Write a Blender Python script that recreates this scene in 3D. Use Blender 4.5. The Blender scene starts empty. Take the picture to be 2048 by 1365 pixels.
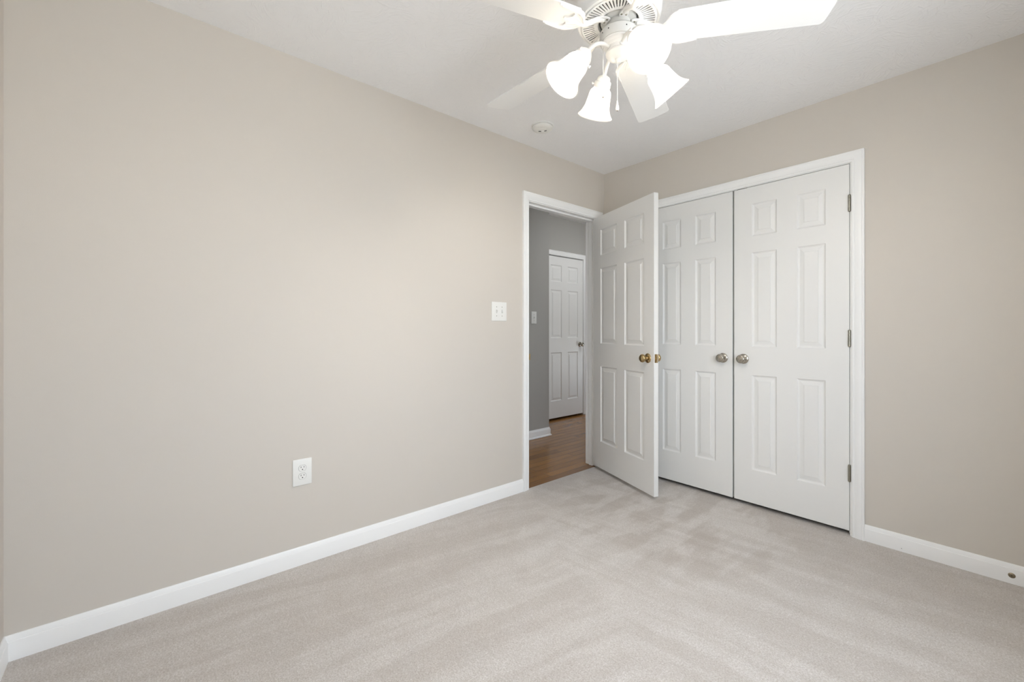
import bpy, bmesh, math, random
from mathutils import Vector, Matrix
random.seed(7)
PI = math.pi
C = bpy.context.scene.collection
sc = bpy.context.scene

# ------------------------------------------------------------------ camera, world, light, exposure
PSI = 0.8607
cam_d = bpy.data.cameras.new('camera')
cam_d.sensor_width = 36.0
cam_d.lens = 36.0 * 858.85 / 2048.0
cam_d.shift_y = -(682.5 - 660.2) / 2048.0
cam_d.clip_start = 0.02
cam = bpy.data.objects.new('camera', cam_d); C.objects.link(cam)
cam.location = (2.2367, -2.9449, 1.1315)
cam.rotation_euler = (PI / 2, 0, PSI)
sc.camera = cam

sc.view_settings.view_transform = 'Standard'
sc.view_settings.look = 'None'
sc.view_settings.gamma = 1.0
sc.view_settings.use_curve_mapping = False
sc.view_settings.exposure = 0.0
SKY = 10.0            # sky radiance seen through the bedroom window
BULB = 620.0           # bulb radiance
HALL = 64.0           # radiance of the unseen dome added to light the hall

w = bpy.data.worlds.new('sky'); sc.world = w; w.use_nodes = True
nt = w.node_tree; nt.nodes.clear()
wo = nt.nodes.new('ShaderNodeOutputWorld'); bg = nt.nodes.new('ShaderNodeBackground')
tc = nt.nodes.new('ShaderNodeTexCoord'); sp = nt.nodes.new('ShaderNodeSeparateXYZ')
rp = nt.nodes.new('ShaderNodeValToRGB')
rp.color_ramp.elements[0].position = 0.46; rp.color_ramp.elements[0].color = (0.95, 0.955, 1.01, 1)
rp.color_ramp.elements[1].position = 0.54; rp.color_ramp.elements[1].color = (0.92, 1.0, 1.18, 1)
mp = nt.nodes.new('ShaderNodeMapRange'); mp.inputs['From Min'].default_value = -1; mp.inputs['From Max'].default_value = 1
nt.links.new(tc.outputs['Generated'], sp.inputs[0]); nt.links.new(sp.outputs['Z'], mp.inputs['Value'])
nt.links.new(mp.outputs['Result'], rp.inputs['Fac']); nt.links.new(rp.outputs['Color'], bg.inputs['Color'])
bg.inputs['Strength'].default_value = SKY
nt.links.new(bg.outputs[0], wo.inputs[0])

# room measures (metres)
H = 2.44
RX, RY = 2.68, -3.3045         # right wall plane, rear wall plane
WT = 0.115                     # wall thickness
WIN = (-2.65, -1.25, 0.66, 2.08)   # window opening in the right wall: y0 y1 z0 z1

por = bpy.data.lights.new('window_daylight', 'AREA'); por.shape = 'RECTANGLE'
por.size = WIN[3] - WIN[2]; por.size_y = WIN[1] - WIN[0]
por.cycles.is_portal = True
po = bpy.data.objects.new('window_daylight', por); C.objects.link(po)
po.location = (RX + WT + 0.01, (WIN[0] + WIN[1]) / 2, (WIN[2] + WIN[3]) / 2)
po.rotation_euler = (0, PI / 2, 0)
HWIN_ADDED = (-0.82, -0.28, 0.30, 0.95)  # added hall end window, sized for its light on the hall door: x0 x1 z0 z1
por2 = bpy.data.lights.new('added_hall_daylight', 'AREA'); por2.shape = 'RECTANGLE'  # portal for the added hall window
por2.size = HWIN_ADDED[1] - HWIN_ADDED[0]; por2.size_y = HWIN_ADDED[3] - HWIN_ADDED[2]; por2.cycles.is_portal = True
po2 = bpy.data.objects.new('added_hall_daylight', por2); C.objects.link(po2)
po2.location = ((HWIN_ADDED[0] + HWIN_ADDED[1]) / 2, 2.35 + 0.11, (HWIN_ADDED[2] + HWIN_ADDED[3]) / 2)
po2.rotation_euler = (-PI / 2, 0, 0)
sc.cycles.max_bounces = 16
sc.cycles.diffuse_bounces = 10
sc.cycles.transmission_bounces = 10
sc.cycles.sample_clamp_indirect = 20.0

# ------------------------------------------------------------------ materials
def new_mat(name):
    m = bpy.data.materials.new(name); m.use_nodes = True
    return m, m.node_tree, m.node_tree.nodes['Principled BSDF']
def N(t, kind, **kw):
    n = t.nodes.new(kind)
    for k, v in kw.items(): setattr(n, k, v)
    return n
def L(t, a, b): t.links.new(a, b)
def plain(name, col, rough=0.5, metal=0.0, bump=0.0, bscale=300.0, spec=0.5):
    m, t, b = new_mat(name)
    b.inputs['Base Color'].default_value = (*col, 1); b.inputs['Roughness'].default_value = rough
    b.inputs['Metallic'].default_value = metal
    b.inputs['Specular IOR Level'].default_value = spec
    tcn = N(t, 'ShaderNodeTexCoord'); nz = N(t, 'ShaderNodeTexNoise')
    nz.inputs['Scale'].default_value = bscale; nz.inputs['Detail'].default_value = 3
    L(t, tcn.outputs['Object'], nz.inputs['Vector'])
    if bump:
        bp = N(t, 'ShaderNodeBump'); bp.inputs['Strength'].default_value = bump; bp.inputs['Distance'].default_value = 0.0006
        L(t, nz.outputs['Fac'], bp.inputs['Height']); L(t, bp.outputs[0], b.inputs['Normal'])
    return m

M = {}
M['paint'] = plain('beige_wall_paint', (0.615, 0.577, 0.523), 0.6, bump=0.25, bscale=420, spec=0.25)
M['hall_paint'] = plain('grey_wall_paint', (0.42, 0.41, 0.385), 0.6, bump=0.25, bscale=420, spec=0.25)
M['trim'] = plain('white_trim_paint', (0.88, 0.885, 0.88), 0.38, bump=0.08, bscale=60)
M['white'] = plain('white_plastic', (0.80, 0.80, 0.77), 0.35)
M['fan'] = plain('white_enamel', (0.83, 0.825, 0.81), 0.35)
M['fan_blade'] = plain('white_blade_laminate', (0.82, 0.82, 0.81), 0.4)
M['switch_housing'] = plain('pale_grey_enamel', (0.62, 0.62, 0.60), 0.45)
M['dark'] = plain('dark_recess', (0.01, 0.01, 0.01), 0.8)
M['nickel'] = plain('satin_nickel', (0.45, 0.42, 0.365), 0.18, 1.0)
M['brass'] = plain('aged_brass', (0.50, 0.37, 0.19), 0.22, 1.0)
M['bronze'] = plain('bronze_metal', (0.30, 0.25, 0.18), 0.4, 1.0)
M['rotor'] = plain('shadowed_motor_steel', (0.22, 0.215, 0.20), 0.5)
M['steel'] = plain('hinge_steel', (0.36, 0.345, 0.29), 0.32, 1.0)

# six panel doors carry a faint embossed wood grain
def door_mat():
    m, t, b = new_mat('white_door_paint')
    b.inputs['Base Color'].default_value = (0.80, 0.80, 0.785, 1); b.inputs['Roughness'].default_value = 0.42
    tcn = N(t, 'ShaderNodeTexCoord'); mpn = N(t, 'ShaderNodeMapping'); mpn.inputs['Scale'].default_value = (260, 260, 9)
    nz = N(t, 'ShaderNodeTexNoise'); nz.inputs['Scale'].default_value = 1.0; nz.inputs['Detail'].default_value = 4
    bp = N(t, 'ShaderNodeBump'); bp.inputs['Strength'].default_value = 0.12; bp.inputs['Distance'].default_value = 0.0006
    L(t, tcn.outputs['Object'], mpn.inputs[0]); L(t, mpn.outputs[0], nz.inputs['Vector'])
    L(t, nz.outputs['Fac'], bp.inputs['Height']); L(t, bp.outputs[0], b.inputs['Normal'])
    return m
M['door'] = door_mat()

def ceiling_mat():
    m, t, b = new_mat('brushed_ceiling_texture')
    b.inputs['Base Color'].default_value = (0.88, 0.88, 0.885, 1); b.inputs['Roughness'].default_value = 0.7
    b.inputs['Specular IOR Level'].default_value = 0.2
    tcn = N(t, 'ShaderNodeTexCoord')
    prev = None
    for sc_, seed in ((7.0, 0.0), (8.5, 3.7)):
        off = N(t, 'ShaderNodeVectorMath', operation='ADD'); off.inputs[1].default_value = (seed, seed * 1.7, 0)
        L(t, tcn.outputs['Object'], off.inputs[0])
        vo = N(t, 'ShaderNodeTexVoronoi'); vo.inputs['Scale'].default_value = sc_
        vo.voronoi_dimensions = '2D'
        L(t, off.outputs[0], vo.inputs['Vector'])
        scl = N(t, 'ShaderNodeVectorMath', operation='SCALE'); scl.inputs['Scale'].default_value = 1.0
        L(t, off.outputs[0], scl.inputs[0])
        sub = N(t, 'ShaderNodeVectorMath', operation='SUBTRACT'); L(t, scl.outputs[0], sub.inputs[0]); L(t, vo.outputs['Position'], sub.inputs[1])
        sx = N(t, 'ShaderNodeSeparateColor'); L(t, vo.outputs['Color'], sx.inputs[0])
        mu = N(t, 'ShaderNodeMath', operation='MULTIPLY'); mu.inputs[1].default_value = 6.283; L(t, sx.outputs[0], mu.inputs[0])
        vr = N(t, 'ShaderNodeVectorRotate', rotation_type='Z_AXIS'); L(t, sub.outputs[0], vr.inputs['Vector']); L(t, mu.outputs[0], vr.inputs['Angle'])
        # bend the strokes a little
        ss = N(t, 'ShaderNodeSeparateXYZ'); L(t, vr.outputs[0], ss.inputs[0])
        sq = N(t, 'ShaderNodeMath', operation='MULTIPLY'); L(t, ss.outputs[1], sq.inputs[0]); L(t, ss.outputs[1], sq.inputs[1])
        s2 = N(t, 'ShaderNodeMath', operation='MULTIPLY'); s2.inputs[1].default_value = 4.0; L(t, sq.outputs[0], s2.inputs[0])
        ad = N(t, 'ShaderNodeMath', operation='ADD'); L(t, ss.outputs[0], ad.inputs[0]); L(t, s2.outputs[0], ad.inputs[1])
        fx = N(t, 'ShaderNodeMath', operation='MULTIPLY'); fx.inputs[1].default_value = 125.0; L(t, ad.outputs[0], fx.inputs[0])
        fy = N(t, 'ShaderNodeMath', operation='MULTIPLY'); fy.inputs[1].default_value = 17.0; L(t, ss.outputs[1], fy.inputs[0])
        fz = N(t, 'ShaderNodeMath', operation='MULTIPLY'); fz.inputs[1].default_value = 50.0; L(t, sx.outputs[1], fz.inputs[0])
        cb = N(t, 'ShaderNodeCombineXYZ'); L(t, fx.outputs[0], cb.inputs[0]); L(t, fy.outputs[0], cb.inputs[1]); L(t, fz.outputs[0], cb.inputs[2])
        nz = N(t, 'ShaderNodeTexNoise'); nz.inputs['Scale'].default_value = 1.0; nz.inputs['Detail'].default_value = 1.5
        L(t, cb.outputs[0], nz.inputs['Vector'])
        rg = N(t, 'ShaderNodeMapRange'); rg.inputs['From Min'].default_value = 0.55; rg.inputs['From Max'].default_value = 0.78
        L(t, nz.outputs['Fac'], rg.inputs['Value'])
        if prev is None: prev = rg.outputs[0]
        else:
            mx = N(t, 'ShaderNodeMath', operation='MAXIMUM'); L(t, prev, mx.inputs[0]); L(t, rg.outputs[0], mx.inputs[1]); prev = mx.outputs[0]
    fine = N(t, 'ShaderNodeTexNoise'); fine.inputs['Scale'].default_value = 160; fine.inputs['Detail'].default_value = 2
    L(t, tcn.outputs['Object'], fine.inputs['Vector'])
    fm = N(t, 'ShaderNodeMath', operation='MULTIPLY_ADD'); fm.inputs[1].default_value = 0.35
    L(t, fine.outputs['Fac'], fm.inputs[0]); L(t, prev, fm.inputs[2])
    bp = N(t, 'ShaderNodeBump'); bp.inputs['Strength'].default_value = 0.6; bp.inputs['Distance'].default_value = 0.0020
    L(t, fm.outputs[0], bp.inputs['Height']); L(t, bp.outputs[0], b.inputs['Normal'])
    return m
M['ceiling'] = ceiling_mat()

def carpet_mat():
    m, t, b = new_mat('beige_cut_pile_carpet')
    b.inputs['Roughness'].default_value = 0.95; b.inputs['Specular IOR Level'].default_value = 0.05
    b.inputs['Sheen Weight'].default_value = 0.15; b.inputs['Sheen Roughness'].default_value = 0.6
    tcn = N(t, 'ShaderNodeTexCoord'); P = tcn.outputs['Object']
    def noise(scale, detail, vec=P, rough=0.6):
        n = N(t, 'ShaderNodeTexNoise'); n.inputs['Scale'].default_value = scale; n.inputs['Detail'].default_value = detail
        n.inputs['Roughness'].default_value = rough
        L(t, vec, n.inputs['Vector']); return n.outputs['Fac']
    def rng(v, a, b_, c, d):
        r = N(t, 'ShaderNodeMapRange'); r.inputs['From Min'].default_value = a; r.inputs['From Max'].default_value = b_
        r.inputs['To Min'].default_value = c; r.inputs['To Max'].default_value = d; L(t, v, r.inputs['Value']); return r.outputs[0]
    def mul(a, b_):
        n = N(t, 'ShaderNodeMath', operation='MULTIPLY'); L(t, a, n.inputs[0])
        if isinstance(b_, float): n.inputs[1].default_value = b_
        else: L(t, b_, n.inputs[1])
        return n.outputs[0]
    def add(a, b_):
        n = N(t, 'ShaderNodeMath', operation='ADD'); L(t, a, n.inputs[0])
        if isinstance(b_, float): n.inputs[1].default_value = b_
        else: L(t, b_, n.inputs[1])
        return n.outputs[0]
    # vacuum strokes: pile lying one way or the other, drawn along the outlet wall on one side
    # and along the closet wall on the other, meeting on a ragged seam
    s = N(t, 'ShaderNodeSeparateXYZ'); L(t, P, s.inputs[0]); X, Y = s.outputs[0], s.outputs[1]
    wob = N(t, 'ShaderNodeTexNoise'); wob.inputs['Scale'].default_value = 3.0; wob.inputs['Detail'].default_value = 2; L(t, P, wob.inputs['Vector'])
    W = wob.outputs['Fac']
    def stripes(across, along, k, seed):
        cb = N(t, 'ShaderNodeCombineXYZ'); L(t, mul(add(across, mul(W, 0.10)), k), cb.inputs[0]); L(t, mul(along, 0.7), cb.inputs[1]); cb.inputs[2].default_value = seed
        return rng(noise(1.0, 2, cb.outputs[0]), 0.42, 0.58, 0.91, 1.07)
    sa = stripes(add(X, mul(Y, -0.165)), Y, 9.0, 2.0)
    sb = stripes(add(Y, mul(X, -0.13)), X, 8.0, 7.0)
    seam = rng(add(add(Y, mul(X, 0.55)), mul(W, 0.5)), -0.70, -0.60, 0.0, 1.0)
    mixs = N(t, 'ShaderNodeMix'); L(t, seam, mixs.inputs[0]); L(t, sa, mixs.inputs[2]); L(t, sb, mixs.inputs[3])
    streak = mixs.outputs[0]
    # scuffed, trodden pile close to the doors and one brushed-up patch in front of them
    dd = N(t, 'ShaderNodeVectorMath', operation='DISTANCE'); dd.inputs[1].default_value = (0.85, -0.45, 0); L(t, P, dd.inputs[0])
    near = rng(dd.outputs['Value'], 0.45, 0.95, 1.0, 0.0)
    dist = N(t, 'ShaderNodeMapping'); dist.inputs['Rotation'].default_value = (0, 0, 0.25); dist.inputs['Scale'].default_value = (8.0, 2.6, 1); L(t, P, dist.inputs[0])
    scuff = rng(noise(1.0, 3, dist.outputs[0], 0.5), 0.44, 0.54, -0.22, 0.05)
    pd = N(t, 'ShaderNodeVectorMath', operation='DISTANCE'); pd.inputs[1].default_value = (0.72, -1.24, 0); L(t, P, pd.inputs[0])
    patch = rng(add(pd.outputs['Value'], mul(W, 0.35)), 0.43, 0.46, 1.07, 1.0)
    streak = mul(streak, patch)
    blotch = rng(noise(11.0, 4), 0.35, 0.65, 0.94, 1.05)
    speck = rng(noise(190.0, 2, P, 0.7), 0.30, 0.70, 0.66, 1.30)
    speck2 = rng(noise(75.0, 2), 0.35, 0.65, 0.92, 1.08)
    fac = mul(mul(streak, blotch), mul(speck, speck2))
    fac = mul(fac, add(mul(near, scuff), 1.0))
    col = N(t, 'ShaderNodeMixRGB'); col.inputs[1].default_value = (0.43, 0.385, 0.342, 1); col.inputs[2].default_value = (0.70, 0.67, 0.64, 1)
    L(t, rng(fac, 0.6, 1.4, 0.0, 1.0), col.inputs[0]); L(t, col.outputs[0], b.inputs['Base Color'])
    bp = N(t, 'ShaderNodeBump'); bp.inputs['Strength'].default_value = 0.7; bp.inputs['Distance'].default_value = 0.004
    L(t, noise(190.0, 3, P, 0.7), bp.inputs['Height']); L(t, bp.outputs[0], b.inputs['Normal'])
    return m
M['carpet'] = carpet_mat()

def wood_mat():
    m, t, b = new_mat('oak_strip_floor')
    b.inputs['Roughness'].default_value = 0.2; b.inputs['Specular IOR Level'].default_value = 0.38
    tcn = N(t, 'ShaderNodeTexCoord'); mpn = N(t, 'ShaderNodeMapping'); mpn.inputs['Rotation'].default_value = (0, 0, PI / 2)
    L(t, tcn.outputs['Object'], mpn.inputs[0])
    br = N(t, 'ShaderNodeTexBrick'); br.inputs['Scale'].default_value = 1.0
    br.inputs['Brick Width'].default_value = 1.1; br.inputs['Row Height'].default_value = 0.082; br.inputs['Mortar Size'].default_value = 0.0012
    br.inputs['Color1'].default_value = (0.22, 0.100, 0.030, 1); br.inputs['Color2'].default_value = (0.31, 0.145, 0.036, 1)
    br.inputs['Mortar'].default_value = (0.08, 0.03, 0.012, 1)
    L(t, mpn.outputs[0], br.inputs['Vector'])
    m2 = N(t, 'ShaderNodeMapping'); m2.inputs['Scale'].default_value = (70, 5, 1); L(t, tcn.outputs['Object'], m2.inputs[0])
    nz = N(t, 'ShaderNodeTexNoise'); nz.inputs['Scale'].default_value = 1.0; nz.inputs['Detail'].default_value = 4; L(t, m2.outputs[0], nz.inputs['Vector'])
    rg = N(t, 'ShaderNodeMapRange'); rg.inputs['To Min'].default_value = 0.72; rg.inputs['To Max'].default_value = 1.22; L(t, nz.outputs['Fac'], rg.inputs['Value'])
    mx = N(t, 'ShaderNodeMixRGB', blend_type='MULTIPLY'); mx.inputs[0].default_value = 1.0
    L(t, br.outputs['Color'], mx.inputs[1]); L(t, rg.outputs[0], mx.inputs[2]); L(t, mx.outputs[0], b.inputs['Base Color'])
    return m
M['wood'] = wood_mat()

def frosted_mat():
    m, t, b = new_mat('frosted_white_glass')
    o = t.nodes['Material Output']
    tr = N(t, 'ShaderNodeBsdfTranslucent'); tr.inputs['Color'].default_value = (0.92, 0.90, 0.86, 1)
    df = N(t, 'ShaderNodeBsdfDiffuse'); df.inputs['Color'].default_value = (0.85, 0.84, 0.81, 1)
    gl = N(t, 'ShaderNodeBsdfGlossy'); gl.inputs['Roughness'].default_value = 0.25
    a = N(t, 'ShaderNodeMixShader'); a.inputs[0].default_value = 0.25; L(t, tr.outputs[0], a.inputs[1]); L(t, df.outputs[0], a.inputs[2])
    c = N(t, 'ShaderNodeMixShader'); c.inputs[0].default_value = 0.05; L(t, a.outputs[0], c.inputs[1]); L(t, gl.outputs[0], c.inputs[2])
    L(t, c.outputs[0], o.inputs['Surface'])
    return m
M['frosted'] = frosted_mat()
def emit_mat(name, col, strength):
    m, t, b = new_mat(name); o = t.nodes['Material Output']
    e = N(t, 'ShaderNodeEmission'); e.inputs['Color'].default_value = (*col, 1); e.inputs['Strength'].default_value = strength
    L(t, e.outputs[0], o.inputs['Surface']); return m
M['bulb'] = emit_mat('lit_bulb', (1.0, 0.92, 0.82), BULB)
M['added_hall_lamp'] = emit_mat('added_hall_dome_glow', (0.96, 0.98, 1.0), HALL)  # glow of the added, unseen hall dome
def pane_mat():
    m, t, b = new_mat('clear_window_glass'); o = t.nodes['Material Output']
    tr = N(t, 'ShaderNodeBsdfTransparent'); tr.inputs['Color'].default_value = (0.95, 0.97, 0.96, 1)
    gl = N(t, 'ShaderNodeBsdfGlossy'); gl.inputs['Roughness'].default_value = 0.02
    a = N(t, 'ShaderNodeMixShader'); a.inputs[0].default_value = 0.06; L(t, tr.outputs[0], a.inputs[1]); L(t, gl.outputs[0], a.inputs[2])
    L(t, a.outputs[0], o.inputs['Surface']); return m
M['pane'] = pane_mat()

# ------------------------------------------------------------------ mesh helpers
def box(bm, lo, hi, bev=0.0, seg=2):
    vs = [bm.verts.new((x, y, z)) for x in (lo[0], hi[0]) for y in (lo[1], hi[1]) for z in (lo[2], hi[2])]
    F = [(0, 1, 3, 2), (4, 6, 7, 5), (0, 4, 5, 1), (2, 3, 7, 6), (0, 2, 6, 4), (1, 5, 7, 3)]
    fs = [bm.faces.new([vs[i] for i in f]) for f in F]
    if bev:
        es = list({e for f in fs for e in f.edges})
        bmesh.ops.bevel(bm, geom=es, offset=bev, segments=seg, profile=0.5, affect='EDGES')
def frame_of(d, up=None):
    d = Vector(d).normalized()
    a = Vector(up) if up is not None else (Vector((0, 0, 1)) if abs(d.z) < 0.9 else Vector((1, 0, 0)))
    u = a.cross(d).normalized(); v = d.cross(u)
    return Matrix((u, v, d)).transposed()
def lathe(bm, prof, org=(0, 0, 0), axis=(0, 0, 1), n=40, closed=False):
    """prof: (radius, distance along axis)"""
    R = frame_of(axis); org = Vector(org); rings = []
    for r, s in prof:
        if r < 1e-6: rings.append([bm.verts.new(org + R @ Vector((0, 0, s)))])
        else: rings.append([bm.verts.new(org + R @ Vector((r * math.cos(2 * PI * k / n), r * math.sin(2 * PI * k / n), s))) for k in range(n)])
    pairs = list(zip(rings[:-1], rings[1:]))
    if closed: pairs.append((rings[-1], rings[0]))
    for a, b in pairs:
        for k in range(n):
            k2 = (k + 1) % n
            if len(a) == 1 and len(b) == 1: continue
            if len(a) == 1: bm.faces.new((a[0], b[k2], b[k]))
            elif len(b) == 1: bm.faces.new((a[k], a[k2], b[0]))
            else: bm.faces.new((a[k], a[k2], b[k2], b[k]))
def tube(bm, pts, rad, n=12, cap=True):
    pts = [Vector(p) for p in pts]
    rads = rad if isinstance(rad, (list, tuple)) else [rad] * len(pts)
    up = None; rings = []
    for i, p in enumerate(pts):
        d = (pts[min(i + 1, len(pts) - 1)] - pts[max(i - 1, 0)]).normalized()
        if up is None:
            a = Vector((0, 0, 1)) if abs(d.z) < 0.9 else Vector((1, 0, 0))
            up = (a - d * a.dot(d)).normalized()
        else: up = (up - d * up.dot(d)).normalized()
        s = d.cross(up)
        rings.append([bm.verts.new(p + (up * math.cos(2 * PI * k / n) + s * math.sin(2 * PI * k / n)) * rads[i]) for k in range(n)])
    for a, b in zip(rings[:-1], rings[1:]):
        for k in range(n): bm.faces.new((a[k], a[(k + 1) % n], b[(k + 1) % n], b[k]))
    if cap:
        bm.faces.new(rings[0][::-1]); bm.faces.new(rings[-1])
def prism(bm, outline, z0, z1, fn=None):
    """outline: (x, y) polygon extruded z0..z1; fn maps a Vector"""
    fn = fn or (lambda v: v)
    a = [bm.verts.new(fn(Vector((x, y, z0)))) for x, y in outline]
    b = [bm.verts.new(fn(Vector((x, y, z1)))) for x, y in outline]
    bm.faces.new(a[::-1]); bm.faces.new(b)
    n = len(a)
    for k in range(n): bm.faces.new((a[k], a[(k + 1) % n], b[(k + 1) % n], b[k]))
def sweep(bm, stations):
    """stations: lists of points (same count) joined in order, ends capped"""
    rings = [[bm.verts.new(p) for p in s] for s in stations]
    n = len(rings[0])
    for a, b in zip(rings[:-1], rings[1:]):
        for k in range(n): bm.faces.new((a[k], a[(k + 1) % n], b[(k + 1) % n], b[k]))
    bm.faces.new(rings[0][::-1]); bm.faces.new(rings[-1])
def obj(name, bm, m, parent=None, smooth=True, angle=32, loc=None, rot=None):
    bmesh.ops.recalc_face_normals(bm, faces=bm.faces)
    if smooth:
        for f in bm.faces: f.smooth = True
        for e in bm.edges:
            if len(e.link_faces) == 2 and e.calc_face_angle(0) > math.radians(angle): e.smooth = False
    me = bpy.data.meshes.new(name); bm.to_mesh(me); bm.free()
    me.materials.append(M[m] if isinstance(m, str) else m)
    o = bpy.data.objects.new(name, me); C.objects.link(o)
    if loc: o.location = loc
    if rot: o.rotation_euler = rot
    if parent: o.parent = parent
    return o
def tag(o, label, cat, group=None, kind=None):
    o['label'] = label; o['category'] = cat
    if group: o['group'] = group
    if kind: o['kind'] = kind
    return o
def empty(name, loc, rotz=0.0):
    o = bpy.data.objects.new(name, None); C.objects.link(o); o.location = loc; o.rotation_euler = (0, 0, rotz)
    o.empty_display_size = 0.05
    return o
def struct(name, bm, m, label, cat, **k):
    return tag(obj(name, bm, m, **k), label, cat, kind='structure')
def copy_tree(o, parent=None):
    c = o.copy(); C.objects.link(c)
    if parent: c.parent = parent
    for ch in list(o.children): copy_tree(ch, c)
    return c
B = bmesh.new

# ------------------------------------------------------------------ room shell
EY0, EY1 = -0.865, -0.097         # entry door jamb faces
EZ = 2.046                        # head jamb underside
CX0, CX1 = 0.4275, 1.6582         # closet jamb faces
CZ = 2.0480
HX, HX2, HY = -1.0, -1.5, 0.3616  # hall: facing wall plane, recess plane, corner
HYA, HYB = -3.42, 2.35
HH = 2.55
bm = B(); box(bm, (0.0, RY, -0.12), (RX, 0.0, 0.0)); box(bm, (-0.008, EY0 - 0.02, -0.12), (0.0, EY1 + 0.02, 0.0)); box(bm, (CX0 - 0.02, 0.0, -0.12), (CX1 + 0.02, 0.11, 0.0))
struct('floor', bm, 'carpet', 'beige cut pile carpet covering the bedroom floor', 'carpet')
bm = B(); box(bm, (HX2 - WT, HYA, -0.12), (-WT, HYB, -0.002)); box(bm, (-WT, EY0 - 0.02, -0.12), (-0.008, EY1 + 0.02, -0.002))
struct('floor_hall', bm, 'wood', 'glossy brown oak strip floor in the hall beyond the doorway', 'wood floor')
bm = B(); box(bm, (-WT, RY - WT, H), (RX + WT, WT, H + 0.1))
struct('ceiling', bm, 'ceiling', 'off-white brush textured bedroom ceiling', 'ceiling')
bm = B(); box(bm, (HX2 - WT, HYA - 0.1, HH), (-WT, HYB + 0.1, HH + 0.1))
struct('ceiling_hall', bm, 'ceiling', 'off-white ceiling of the hall beyond the doorway', 'ceiling')
# left wall with the entry doorway (beige side; grey skin towards the hall)
def wall_left(bm, x0, x1, ya, yb, top):
    box(bm, (x0, ya, -0.12), (x1, EY0 - 0.02, top)); box(bm, (x0, EY1 + 0.02, -0.12), (x1, yb, top)); box(bm, (x0, EY0 - 0.02, EZ + 0.02), (x1, EY1 + 0.02, top))
bm = B(); wall_left(bm, -WT / 2, 0.0, RY - WT, WT, H)
struct('wall_left', bm, 'paint', 'beige wall left of the open doorway with the outlet and switch', 'wall')
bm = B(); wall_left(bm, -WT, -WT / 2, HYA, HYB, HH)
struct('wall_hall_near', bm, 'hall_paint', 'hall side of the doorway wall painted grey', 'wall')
bm = B()
box(bm, (0.0, 0.0, -0.12), (CX0 - 0.02, WT, H)); box(bm, (CX1 + 0.02, 0.0, -0.12), (RX + WT, WT, H)); box(bm, (CX0 - 0.02, 0.0, CZ + 0.02), (CX1 + 0.02, WT, H))
struct('wall_back', bm, 'paint', 'beige wall around the white double closet doors', 'wall')
bm = B()
y0, y1, z0, z1 = WIN
box(bm, (RX, RY - WT, -0.12), (RX + WT, y0, H)); box(bm, (RX, y1, -0.12), (RX + WT, 0.0, H))
box(bm, (RX, y0, -0.12), (RX + WT, y1, z0)); box(bm, (RX, y0, z1), (RX + WT, y1, H))
struct('wall_right', bm, 'paint', 'beige wall holding the bedroom window', 'wall')
bm = B(); box(bm, (0.0, RY - WT, -0.12), (RX, RY, H))
struct('wall_front', bm, 'paint', 'beige wall at the far left edge meeting the outlet wall', 'wall')
# closet interior
bm = B()
box(bm, (CX0 - 0.25, 0.72, -0.12), (CX1 + 0.25, 0.76, H)); box(bm, (CX0 - 0.29, WT, -0.12), (CX0 - 0.25, 0.76, H)); box(bm, (CX1 + 0.25, WT, -0.12), (CX1 + 0.29, 0.76, H))
box(bm, (CX0 - 0.29, WT, H), (CX1 + 0.29, 0.76, H + 0.04)); box(bm, (CX0 - 0.29, 0.11, -0.12), (CX1 + 0.29, 0.76, -0.04))
struct('wall_closet', bm, 'paint', 'dark closet interior behind the white double doors', 'closet')
# hall walls: facing wall with its outside corner, recess wall around the hall door, two ends
HDY0, HDY1 = 0.806, 1.517         # hall door leaf edges
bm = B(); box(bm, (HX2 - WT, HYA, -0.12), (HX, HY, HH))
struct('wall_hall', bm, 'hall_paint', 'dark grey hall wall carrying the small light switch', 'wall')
bm = B(); box(bm, (HX2 - WT, HY, -0.12), (HX2, HDY0 - 0.012, HH)); box(bm, (HX2 - WT, HDY1 + 0.012, -0.12), (HX2, HYB, HH)); box(bm, (HX2 - WT, HDY0 - 0.012, 2.075), (HX2, HDY1 + 0.012, HH))
struct('wall_hall_far', bm, 'hall_paint', 'grey wall above and around the white hall door', 'wall')
bm = B()
hx0, hx1, hz0, hz1 = HWIN_ADDED
box(bm, (HX2 - WT, HYB, -0.12), (hx0, HYB + 0.1, HH)); box(bm, (hx1, HYB, -0.12), (-WT / 2, HYB + 0.1, HH)); box(bm, (hx0, HYB, -0.12), (hx1, HYB + 0.1, hz0)); box(bm, (hx0, HYB, hz1), (hx1, HYB + 0.1, HH))
box(bm, (HX2 - WT, HYA - 0.1, -0.12), (-WT / 2, HYA, HH))
struct('wall_hall_ends', bm, 'hall_paint', 'grey end walls of the hall beyond the doorway', 'wall')
bm = B(); box(bm, (HX2 - WT - 0.06, HDY0 - 0.1, -0.12), (HX2 - WT, HDY1 + 0.1, HH))  # darkness behind the hall door put into the sheet's near-black colour
struct('wall_hall_dark_backing', bm, 'dark', 'near-black sheet behind the white hall door coloured to stand for an unlit room', 'wall')

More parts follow.
